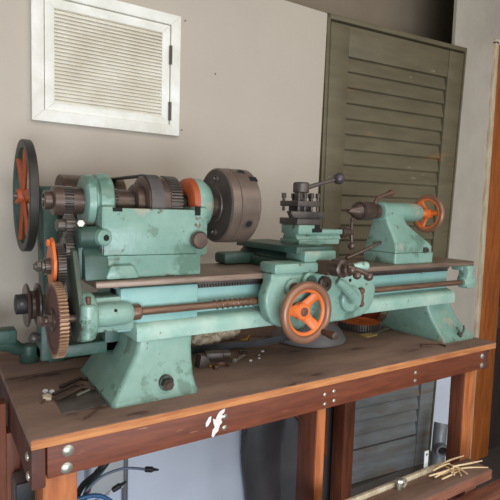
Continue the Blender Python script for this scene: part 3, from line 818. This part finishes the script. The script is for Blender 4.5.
for a in (5, 128, 245):
    ca, sa = math.cos(math.radians(a)), math.sin(math.radians(a))
    sec = []
    for rr, ww, tk in ((0.012, 0.012, 0.007), (0.034, 0.009, 0.006), (0.058, 0.014, 0.006)):
        q = tw + Vector((0, -ca * rr, sa * rr))
        ny, nz_ = sa * ww, ca * ww
        sec.append([(q.x, q.y + ny, q.z + nz_), (q.x - tk, q.y + ny * .6, q.z + nz_ * .6), (q.x - tk, q.y - ny * .6, q.z - nz_ * .6),
                    (q.x, q.y - ny, q.z - nz_), (q.x + tk, q.y - ny * .6, q.z - nz_ * .6), (q.x + tk, q.y + ny * .6, q.z + nz_ * .6)])
    hb.loft(sec)
lab(build(hb, 'wheel_spokes', 'orange', ts), 'orange hub and spokes')

# countershaft behind the headstock
cb = MB()
cb.loft([rect(0.300, 0.362, 1.61, 1.74, 0.0005, 0.012), rect(0.300, 0.358, 1.615, 1.735, 0.05, 0.012), rect(0.296, 0.350, 1.63, 1.72, 0.2, 0.012),
         rect(0.288, 0.340, 1.64, 1.715, 0.54, 0.012)], 0)
cb.rev((0.272, 1.68, 0.517), X, [(0, 0.03), (0.003, 0.034), (0.062, 0.034), (0.064, 0.03)], 0, 28)
cb.box(0.310, 0.62, 1.62, 1.72, 0.0005, 0.045, 0, 0.01)
cb.rev((0.256, 1.655, 0.0005), (0, 0, 1), [(0, 0.027), (0.003, 0.029), (0.042, 0.027), (0.052, 0.026), (0.055, 0.022), (0.055, 0.008), (0.05, 0.008), (0.05, 0)], 0, 28)
cb.tube([(0.33, 1.68, 0.03), (0.262, 1.66, 0.035), (0.225, 1.65, 0.045), (0.19, 1.645, 0.068), (0.12, 1.64, 0.072), (0.04, 1.64, 0.072)], [0.02, 0.018, 0.020, 0.024, 0.025, 0.025], n=14)
cb.box(0.05, 0.215, 1.60, 1.66, 0.075, 0.118, 0, 0.006)
cb.rev((0.2565, 1.6285, 0.03), (0, -1, 0), [(-0.004, 0.006), (0.0005, 0.006)], 1, 12)
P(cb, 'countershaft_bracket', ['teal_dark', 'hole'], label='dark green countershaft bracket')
P(MB().cyl((0.236, 1.68, 0.517), (0.62, 1.68, 0.517), 0.012, n=20), 'countershaft', 'iron')
P(MB().rev((0.350, 1.68, 0.517), X, [(0, 0.03), (0, 0.069), (0.004, 0.073), (0.20, 0.073), (0.204, 0.069), (0.204, 0.03), (0.19, 0.03), (0.19, 0.064), (0.012, 0.062), (0.012, 0.03)], 0, 44, closed=True)
  .rev((0.362, 1.68, 0.517), X, [(0, 0.0), (0, 0.058), (0.006, 0.062)], 0, 36), 'belt_pulley', 'iron_brown')
P(MB().prism([(1.63, 0.045), (1.72, 0.045), (1.71, 0.53), (1.65, 0.53)], 'yz', 0.572, 0.600, 0, 0.004), 'countershaft_hanger', 'teal_dark')
wl = Vector((0.250, 1.68, 0.517))
fw = P(MB().rev(wl, X, [(-0.010, 0.152), (-0.010, 0.170), (-0.008, 0.172), (0.013, 0.172), (0.015, 0.170), (0.015, 0.152), (0.011, 0.150), (-0.006, 0.150)], 0, 72, closed=True), 'flywheel_pulley', 'rim_dark')
P(MB().rev(wl, X, [(-0.0075, 0.148), (-0.0098, 0.1523), (0.0148, 0.1523), (0.0115, 0.148)], 0, 72, closed=True), 'rim_lining', 'teal_dark', fw, 'green inside of rim')
P(MB().rev(wl, X, [(-0.022, 0.0), (-0.022, 0.012), (-0.020, 0.019), (-0.01, 0.022), (0.018, 0.024), (0.018, 0.0)], 0, 28).rev(wl, X, [(-0.030, 0.0), (-0.030, 0.009), (-0.02, 0.011)], 1, 20), 'hub', ['orange_red', 'iron'], fw, 'red orange hub')
for a in (22, 82, 142, 202, 262, 322):
    ca, sa = math.cos(math.radians(a)), math.sin(math.radians(a))
    sec = []
    for rr, ww in ((0.02, 0.013), (0.08, 0.010), (0.150, 0.0085)):
        q = wl + Vector((-0.002, -sa * rr, ca * rr))
        ny, nz_ = -ca * ww, -sa * ww
        sec.append([(q.x, q.y + ny, q.z + nz_), (q.x - 0.008, q.y, q.z), (q.x, q.y - ny, q.z - nz_), (q.x + 0.008, q.y, q.z)])
    P(MB().loft(sec), 'spoke', 'orange_red', fw, 'red orange spoke', sharp=70)
# small pulleys on the lower stud
lp = P(MB().rev((0.202, 1.36, 0.236), X, [(0, 0.0), (0, 0.053), (0.003, 0.056), (0.006, 0.055), (0.013, 0.036), (0.020, 0.036), (0.027, 0.055), (0.030, 0.056), (0.034, 0.053), (0.034, 0.0)], 0, 44), 'stud_pulley', 'iron_brown')
P(MB().rev((0.178, 1.36, 0.240), X, [(0, 0.018), (0.002, 0.025), (0.026, 0.026), (0.028, 0.024)], 0, 28).rev((0.191, 1.336, 0.245), (0, -1, 0.2), [(0, 0.004), (0.0028, 0.004)], 1, 12), 'hub', ['black', 'iron'], lp, 'black hub collar')
P(MB().cyl((0.19, 1.36, 0.236), (0.42, 1.36, 0.236), 0.010).box(0.235, 0.262, 1.335, 1.40, 0.09, 0.255, 0, 0.006).box(0.235, 0.45, 1.34, 1.40, 0.09, 0.125, 0, 0.006).box(0.40, 0.45, 1.34, 1.40, 0.09, 0.24, 0, 0.006)
  .sph((0.222, 1.36, 0.15), 0.014, 1).cyl((0.222, 1.36, 0.15), (0.24, 1.36, 0.15), 0.007, m=1), 'stud_bracket', ['teal_dark', 'iron'])

# ================================================================== THINGS ON THE BENCH
def one(mb, name, mats, label, cat, org, group=None, **k):
    return tag(build(mb, name, mats, org=org, **k), label, cat, group)
def at(*parts):
    return parts
one(MB().rev((1.235, 1.47, 0), (0, 0, 1), [(0, 0.0), (0, 0.132), (0.004, 0.141), (0.012, 0.142), (0.045, 0.120), (0.075, 0.085), (0.088, 0.045), (0.090, 0.0)], 0, 64),
    'dished_disc', 'grey_disc', 'dull grey dished disc lying under the orange apron handwheel', 'disc', (1.235, 1.47, 0))
one(MB().gear((1.550, 1.512, 0.0006), (0, 0, 1), 0.030, 0.090, 0.082, 50, 0.016, 0, 1, web=(0.068, 0.002)), 'loose_gear', ['iron', 'orange'],
    'loose dark toothed gear with orange face lying flat on the bench', 'gear', (1.550, 1.512, 0.0))
one(MB().rev((1.748, 1.650, 0.0006), (0, 0, 1), [(0, 0.0), (0, 0.045), (0.004, 0.048), (0.02, 0.052), (0.08, 0.100), (0.096, 0.108), (0.098, 0.102), (0.03, 0.045), (0.03, 0.0)], 0, 40),
    'flared_flange', 'orange_red', 'red orange flared cup standing behind the loose toothed gear', 'flange', (1.748, 1.650, 0.0))
# strap
pts = [(0.66, 1.500, 0.0), (0.78, 1.497, 0.0), (0.90, 1.482, 0.0), (1.0, 1.452, 0.006), (1.07, 1.405, 0.026), (1.11, 1.345, 0.042)]
Q = []
PV = [Vector(p) for p in pts]
for i in range(len(PV) - 1):
    a, b, c_, d_ = PV[max(i - 1, 0)], PV[i], PV[i + 1], PV[min(i + 2, len(PV) - 1)]
    for k in range(6):
        t_ = k / 6
        Q.append(0.5 * (2 * b + (c_ - a) * t_ + (2 * a - 5 * b + 4 * c_ - d_) * t_ ** 2 + (3 * b - a - 3 * c_ + d_) * t_ ** 3))
Q.append(PV[-1])
secs = []
for i, p in enumerate(Q):
    tg = Q[min(i + 1, len(Q) - 1)] - Q[max(i - 1, 0)]
    nrm = Vector((-tg.y, tg.x, 0)).normalized() * 0.0022
    h = Vector((0, 0, 0.024))
    z = Vector((0, 0, 0.0006))
    secs.append([p + nrm + z, p + nrm + h, p - nrm + h, p - nrm + z])
one(MB().loft(secs), 'flat_strap', 'belt_blue', 'dark slate flat strap curving on edge from lathe foot to handwheel', 'strap', (0.85, 1.49, 0))
# cotton waste
cw = MB()
for (x, y, z, r) in ((0.80, 1.545, 0.026, 0.030), (0.835, 1.56, 0.028, 0.032), (0.86, 1.585, 0.03, 0.030), (0.90, 1.60, 0.036, 0.034), (0.935, 1.60, 0.034, 0.032), (0.965, 1.605, 0.024, 0.024), (0.87, 1.60, 0.05, 0.028), (0.92, 1.615, 0.055, 0.026)):
    t = bmesh.new()
    bmesh.ops.create_icosphere(t, subdivisions=4, radius=r)
    for v in t.verts:
        q = v.co * 55 + Vector((x * 90, y * 90, 0))
        v.co *= 1 + 0.40 * noise.noise(q) + 0.2 * noise.noise(q * 2.3)
        v.co.x *= 1.25
    for v in t.verts:
        v.co += Vector((x, y, z))
        v.co.z = max(v.co.z, 0.0012)
    cw._add(t)
one(cw, 'cotton_waste', 'cotton', 'matted wad of pale cotton waste lying under the lathe bed', 'rag', (0.88, 1.58, 0.006), sharp=80)
# small metal pieces
one(MB().prism([(0.692, 0.0004), (0.742, 0.0004), (0.722, 0.034), (0.700, 0.042)], 'xz', 1.340, 1.375, 0, 0.002).sph((0.732, 1.339, 0.0045), 0.0055, 1), 'wedge_block', ['iron', 'brass'],
    'small dark wedge shaped block with a brass speck beside the lathe foot', 'block', (0.713, 1.358, 0))
T = Matrix.Translation((0.79, 1.40, 0.0004)) @ Matrix.Rotation(math.radians(-18), 4, 'Z')
one(MB().box(-0.040, 0.015, -0.018, 0.018, 0, 0.026, 0, 0.002, T).box(0.0155, 0.042, -0.018, 0.018, 0.013, 0.026, 0, 0.002, T), 'steel_block', 'plate',
    'grey steel block with a notched end lying behind the forked clip', 'block', (0.79, 1.40, 0))
u = MB()
T = Matrix.Translation((0.762, 1.315, 0.0004)) @ Matrix.Rotation(math.radians(10), 4, 'Z') @ Matrix.Scale(1.3, 4)
pp = [(0.024 * math.cos(a), 0.024 * math.sin(a)) for a in [PI * k / 10 for k in range(11)]] + [(-0.015, -0.004)] + [(0.014 * math.cos(a), 0.014 * math.sin(a)) for a in [PI - PI * k / 10 for k in range(11)]] + [(0.015, -0.004)]
u.prism(pp, 'xy', 0, 0.010, 0, 0.0015)
u.bm.transform(T)
one(u, 'forked_clip', 'rust', 'small rusty horseshoe shaped clip in front of the steel block', 'clip', (0.758, 1.33, 0))
one(MB().cyl((0.825, 1.345, 0.0045), (0.885, 1.385, 0.0045), 0.004, n=10).hexa((0.818, 1.340, 0.0075), (1, 0.67, 0), 0.008, 0.0078), 'loose_screw', 'bolt',
    'bright steel screw lying right of the steel block', 'screw', (0.82, 1.375, 0))
one(MB().torus((0.905, 1.425, 0.0033), (0, 0, 1), 0.012, 0.003, 0, 24, 8), 'loose_washer', 'gear', 'small grey washer beyond the bright screw', 'washer', (0.905, 1.425, 0))
one(MB().tube([(0.955, 1.525, 0.012), (0.972, 1.530, 0.010), (0.99, 1.53, 0.014), (1.005, 1.54, 0.024)], [0.003, 0.006, 0.006, 0.003], n=8), 'metal_curl', 'brass',
    'orange tan metal curl lying behind the slate strap', 'scrap', (0.98, 1.53, 0.006))
for i, (x, y, r) in enumerate(((0.875, 1.33, 0.006), (0.915, 1.34, 0.005), (0.97, 1.40, 0.006), (0.935, 1.37, 0.004))):
    one(MB().sph((x, y, r * 0.6), r, n=8, k=5, stretch=r * 0.6), 'metal_chip', 'c_white', 'pale chip lying loose on the bench right of the screw', 'chip', (x, y, 0), 'pale chips on the bench')
# tools at the left end
one(MB().box(0.258, 0.378, 1.195, 1.310, 0.0004, 0.0028, 0, 0.0008), 'metal_plate', 'plate', 'thin grey metal plate lying flat under the hex keys', 'plate', (0.34, 1.255, 0))
def hexkey(a, b, c_, r, lb, zz):
    one(MB().tube([(a[0], a[1], zz), ((a[0] + b[0]) / 2, (a[1] + b[1]) / 2, zz), (b[0], b[1], zz), (c_[0], c_[1], zz)], r, n=6, smooth=False), 'hex_key', 'iron_brown', lb, 'hex key', ((a[0] + b[0]) / 2, (a[1] + b[1]) / 2, 0.0), 'hex keys on the bench')
hexkey((0.262, 1.272), (0.335, 1.325), (0.362, 1.298), 0.0062, 'longest rusty hex key lying across the metal plate', 0.0096)
hexkey((0.288, 1.365), (0.352, 1.412), (0.368, 1.394), 0.0056, 'rusty hex key lying furthest back near the lathe foot', 0.0060)
hexkey((0.262, 1.322), (0.328, 1.365), (0.345, 1.348), 0.0046, 'thin rusty hex key lying between the two larger keys', 0.0050)
one(MB().cyl((0.312, 1.282, 0.0070), (0.358, 1.310, 0.0070), 0.0035, n=10), 'steel_rod', 'bolt', 'short bright steel rod beside the longest hex key', 'rod', (0.34, 1.30, 0.0))
one(MB().sph((0.248, 1.352, 0.006), 0.0075, n=10, k=6, stretch=0.0056), 'white_pebble', 'c_white', 'small white pebble, left of its pair behind the hex keys', 'pebble', (0.248, 1.352, 0), 'white pebbles')
one(MB().sph((0.262, 1.340, 0.006), 0.0075, n=10, k=6, stretch=0.0056), 'white_pebble', 'c_white', 'small white pebble, right of its pair behind the hex keys', 'pebble', (0.262, 1.340, 0), 'white pebbles')
one(MB().prism([(0.232, 1.300), (0.250, 1.288), (0.256, 1.31), (0.250, 1.328), (0.236, 1.325)], 'xy', 0.0004, 0.010, 0, 0.003), 'rag_scrap', 'cotton', 'small crumpled tan scrap at the left ends of the hex keys', 'scrap', (0.244, 1.31, 0))
for a, b, lb in (((0.292, 1.135), (0.345, 1.185), 'long rusty nail lying in front of the metal plate'), ((0.225, 1.28), (0.25, 1.315), 'short rusty nail near the left end of the bench top')):
    d = (Vector((b[0], b[1], 0)) - Vector((a[0], a[1], 0))).normalized()
    one(MB().cyl((a[0], a[1], 0.0042), (b[0], b[1], 0.0042), 0.0024, n=8).cyl((b[0], b[1], 0.0045), (b[0] + d.x * 0.003, b[1] + d.y * 0.003, 0.0045), 0.004, n=10), 'nail', 'rust', lb, 'nail', (a[0], a[1], 0), 'nails on the bench')
one(MB().tube([(1.545, 1.185, 0.0035), (1.57, 1.20, 0.004), (1.60, 1.19, 0.0036), (1.625, 1.175, 0.004), (1.632, 1.15, 0.0034), (1.625, 1.138, 0.0034)], 0.003, n=8), 'bent_wire', 'rust', 'short bent rusty wire in front of the far lathe foot', 'wire', (1.59, 1.17, 0))
one(MB().prism([(1.455, 1.375), (1.525, 1.385), (1.530, 1.425), (1.460, 1.420)], 'xy', 0.0004, 0.003, 0), 'paper_scrap', 'yellow', 'yellowed scrap of paper lying beside the loose gear', 'paper', (1.49, 1.40, 0))
one(MB().prism([(1.515, 1.388), (1.655, 1.432), (1.648, 1.452), (1.512, 1.410)], 'xy', 0.0032, 0.0052, 0), 'steel_strip', 'bolt', 'narrow bright steel strip between yellow paper and far lathe foot', 'strip', (1.58, 1.42, 0.003))

# ================================================================== UNDER AND AROUND THE BENCH
one(MB().box(-0.10, 0.163, 1.42, 1.47, FZ, -0.035, 0, 0.003).box(0.162, 0.196, 1.42, 1.47, FZ, -0.118, 0, 0.003), 'wooden_panel', 'leg_dark', 'red brown wooden panel standing at the left end of the workbench', 'panel', (0.04, 1.445, FZ))
one(MB().box(0.17, 0.262, 1.32, 1.41, FZ + 0.0, -0.22, 0, 0.012).box(0.17, 0.25, 1.312, 1.322, -0.28, -0.21, 1, 0.004), 'grey_box', ['grey_disc', 'black'], 'grey metal box with dark front under the left bench end', 'box', (0.2, 1.36, FZ))
# switch box, conduit and cables at the wall
bx = one(MB().box(0.485, 0.618, 1.81, 1.88, -0.60, -0.33, 0, 0.006), 'switch_box', 'white_plastic', 'pale grey switch box on the wall under the bench', 'box', (0.54, 1.84, -0.60))
build(MB().box(0.489, 0.614, 1.802, 1.81, -0.595, -0.335, 0, 0.003), 'box_cover', 'white_plastic', bx)
one(MB().cyl((0.640, 1.864, FZ), (0.640, 1.864, 0.10), 0.012, n=20), 'conduit_pipe', 'pipe', 'thin vertical grey conduit pipe against the lower wall', 'pipe', (0.645, 1.862, FZ))
def cable(pts, r, m, lb, plug=None, group='cables under the bench'):
    mb = MB().tube(pts, r, n=8)
    o = one(mb, 'cable', m, lb, 'cable', pts[0], group)
    if plug:
        a, b = Vector(pts[-2]), Vector(pts[-1])
        d = (b - a).normalized()
        lab(build(MB().rev(b - d * 0.005, d, [(0, 0.005), (0.004, 0.009), (0.026, 0.0095), (0.030, 0.006), (0.05, 0.003)], 0, 10), 'plug', 'black', o), 'black plug')
cable([(0.34, 1.60, -0.62), (0.385, 1.56, -0.42), (0.43, 1.52, -0.35), (0.475, 1.51, -0.28), (0.52, 1.52, -0.10)], 0.010, 'black', 'thick black cable running down from under the bench top')
cable([(0.36, 1.56, -0.62), (0.40, 1.55, -0.43), (0.455, 1.53, -0.345), (0.50, 1.53, -0.28), (0.55, 1.53, -0.10)], 0.007, 'c_green', 'dark green cable beside the thick black one under the bench')
cable([(0.385, 1.60, -0.62), (0.425, 1.60, -0.45), (0.475, 1.58, -0.36), (0.52, 1.57, -0.28), (0.56, 1.57, -0.10)], 0.006, 'c_red', 'red cable in the bundle under the bench')
cable([(0.34, 1.47, -0.47), (0.372, 1.47, -0.39), (0.402, 1.47, -0.355), (0.442, 1.47, -0.334), (0.505, 1.47, -0.33), (0.575, 1.47, -0.352)], 0.0045, 'c_slate', 'slate blue cable arching out to a black plug', True)
cable([(0.30, 1.45, -0.39), (0.36, 1.45, -0.376), (0.42, 1.45, -0.385), (0.47, 1.45, -0.43)], 0.007, 'c_blue', 'bright blue cable crossing under the bundle')
cable([(0.34, 1.49, -0.44), (0.40, 1.49, -0.425), (0.44, 1.49, -0.415), (0.475, 1.49, -0.402)], 0.004, 'c_white', 'thin white cable ending in a black plug', True)
cable([(0.29, 1.43, -0.40), (0.35, 1.43, -0.40), (0.42, 1.43, -0.42), (0.48, 1.43, -0.47)], 0.007, 'c_white', 'thick white cable lowest of the bundle')
# dark sheet
sh = []
for j in range(15):
    z = FZ + 0.002 + (0.93) * j / 14
    row = []
    for i in range(41):
        s_ = i / 40
        x = 1.20 + 0.62 * s_ + 0.02 * math.sin(j * 0.5)
        y = 1.835 - 0.035 * abs(math.sin(s_ * 9 + 0.25 * math.sin(j * 0.4))) - 0.02 * (1 - j / 14) * math.sin(s_ * 14)
        row.append((x, y, z))
    sh.append(row)
secs = [row + [(p[0], p[1] + 0.012, p[2]) for p in row[::-1]] for row in sh]
one(MB().loft(secs), 'plastic_sheet', 'tarp', 'dark charcoal sheet hanging in folds against the wall under the bench', 'sheet', (1.5, 1.83, FZ))
# hose coil on the floor
hp_ = []
for k in range(110):
    a = 2 * PI * k / 22
    r_ = 0.125 + 0.018 * math.sin(k * 0.71)
    hp_.append((1.43 + r_ * math.cos(a) + 0.012 * math.sin(k * 0.3), 1.52 + 0.085 * math.sin(a) * r_ / 0.125, FZ + 0.016 + 0.0012 * k + 0.06 * (0.5 + 0.5 * math.sin(a + 0.5)) * k / 110))
one(MB().tube(hp_, 0.0115, n=8), 'hose', 'c_grey', 'grey brown hose coiled in a loose heap on the floor under the bench', 'hose', (1.43, 1.52, FZ))
dp = MB().tube([(2.30, 1.62, FZ + 0.0005), (2.335, 1.64, -0.78), (2.37, 1.66, -0.66)], [0.036, 0.036, 0.036], n=22)
dp.rev((2.338, 1.642, -0.77), (-0.55, -0.80, -0.10), [(0, 0.034), (0.062, 0.034), (0.062, 0.025), (0.046, 0.024), (0.046, 0.0)], 0, 24)
dp.rev((2.338, 1.642, -0.77), (-0.55, -0.80, -0.10), [(0.0465, 0.0238), (0.0475, 0.0)], 1, 24)
one(dp, 'drain_pipe', ['pipe', 'hole'], 'grey pipe with open side branch standing by the foot of the side wall', 'pipe', (2.3, 1.62, FZ))

# ---- low plank bench in front
pb = thing('plank_bench', 'low rough plank bench standing in front of the workbench', 'bench', (1.1, 0.85, FZ))
build(MB().box(0.45, 1.592, 0.909, 1.0, -0.395, -0.360, 0, 0.003).box(0.45, 1.5925, 0.9075, 0.9095, -0.394, -0.362, 1), 'plank', ['plank_dusty', 'plank'], pb)
lab(build(MB().box(0.45, 1.468, 1.001, 1.013, -0.40, -0.346, 0, 0.002), 'batten', 'cream', pb), 'pale batten along the back edge')
build(MB().box(0.50, 1.80, 0.845, 0.902, -0.430, -0.400, 0, 0.003), 'plank', 'plank', pb)
build(MB().box(0.50, 1.80, 0.700, 0.838, -0.450, -0.415, 0, 0.003), 'plank', 'plank', pb)
for x in (0.6, 1.45):
    build(MB().box(x, x + 0.06, 0.72, 0.99, -0.50, -0.4505, 0, 0.003).box(x, x + 0.06, 0.91, 0.98, -0.452, -0.3955, 0, 0.002).box(x, x + 0.06, 0.846, 0.90, -0.452, -0.4305, 0, 0.002), 'crossbar', 'plank', pb)
    for y in (0.73, 0.93):
        build(MB().box(x + 0.002, x + 0.058, y, y + 0.05, FZ, -0.4995, 0, 0.003), 'leg', 'plank', pb)
one(MB().box(1.372, 1.392, 1.0138, 1.0168, -0.39, -0.290, 0, 0.001).rev((1.382, 1.0139, -0.302), (0, -1, 0), [(-0.001, 0.004), (0.0006, 0.004)], 1, 12), 'metal_strap', ['white_plastic', 'hole'],
    'white flat metal strap standing up behind the low plank bench', 'bracket', (1.382, 1.024, -0.39))
cl = MB()
cl.cyl((1.215, 0.985, -0.3595), (1.215, 0.985, -0.325), 0.007, n=12).hexa((1.215, 0.985, -0.338), (0, 0, 1), 0.012, 0.013)
cl.torus((1.236, 0.985, -0.346), (0, 1, 0), 0.012, 0.004, 0, 24, 8)
one(cl, 'shackle', 'bolt', 'small silvery bolt and shackle on the back edge of the plank bench', 'shackle', (1.22, 0.985, -0.363))
rnd = random.Random(3)
ST = 'pale dry stalk in the loose heap on the low plank bench'
stalks = [((1.40, 0.968), (1.52, 0.958)), ((1.36, 0.962), (1.49, 0.968)), ((1.34, 0.970), (1.46, 0.962)), ((1.41, 0.985), (1.55, 0.988)), ((1.38, 0.950), (1.48, 0.955)),
          ((1.475, 0.985), (1.445, 0.925)), ((1.462, 0.985), (1.462, 0.915)), ((1.45, 0.962), (1.575, 0.935)), ((1.45, 0.972), (1.585, 0.918)), ((1.43, 0.940), (1.475, 0.978)),
          ((1.425, 0.945), (1.44, 0.985)), ((1.37, 0.978), (1.46, 0.980))]
for i, (a, b) in enumerate(stalks):
    z = -0.3565 + 0.0062 * (i % 4)
    mx, my = (a[0] + b[0]) / 2 + rnd.uniform(-.008, .008), (a[1] + b[1]) / 2 + rnd.uniform(-.006, .006)
    one(MB().tube([(a[0], a[1], z), (mx, my, z + 0.002), (b[0], b[1], z)], [0.0026, 0.0032, 0.002], n=7), 'dry_stalk', 'straw', ST, 'stalk', (mx, my, -0.363), 'dry stalks on the plank bench')
# nails in the wall
for x, z, lb in ((0.875, 1.235, 'tiny nail in the wall at the top right corner of the vent'), (1.016, 1.052, 'tiny nail in the wall right of the vent'), (0.868, 0.806, 'tiny nail in the wall at the bottom right corner of the vent')):
    one(MB().cyl((x, 1.8805, z), (x, 1.876, z), 0.0018, n=8).cyl((x, 1.877, z), (x, 1.8755, z), 0.003, n=10), 'wall_nail', 'iron', lb, 'nail', (x, 1.88, z), 'nails in the wall')
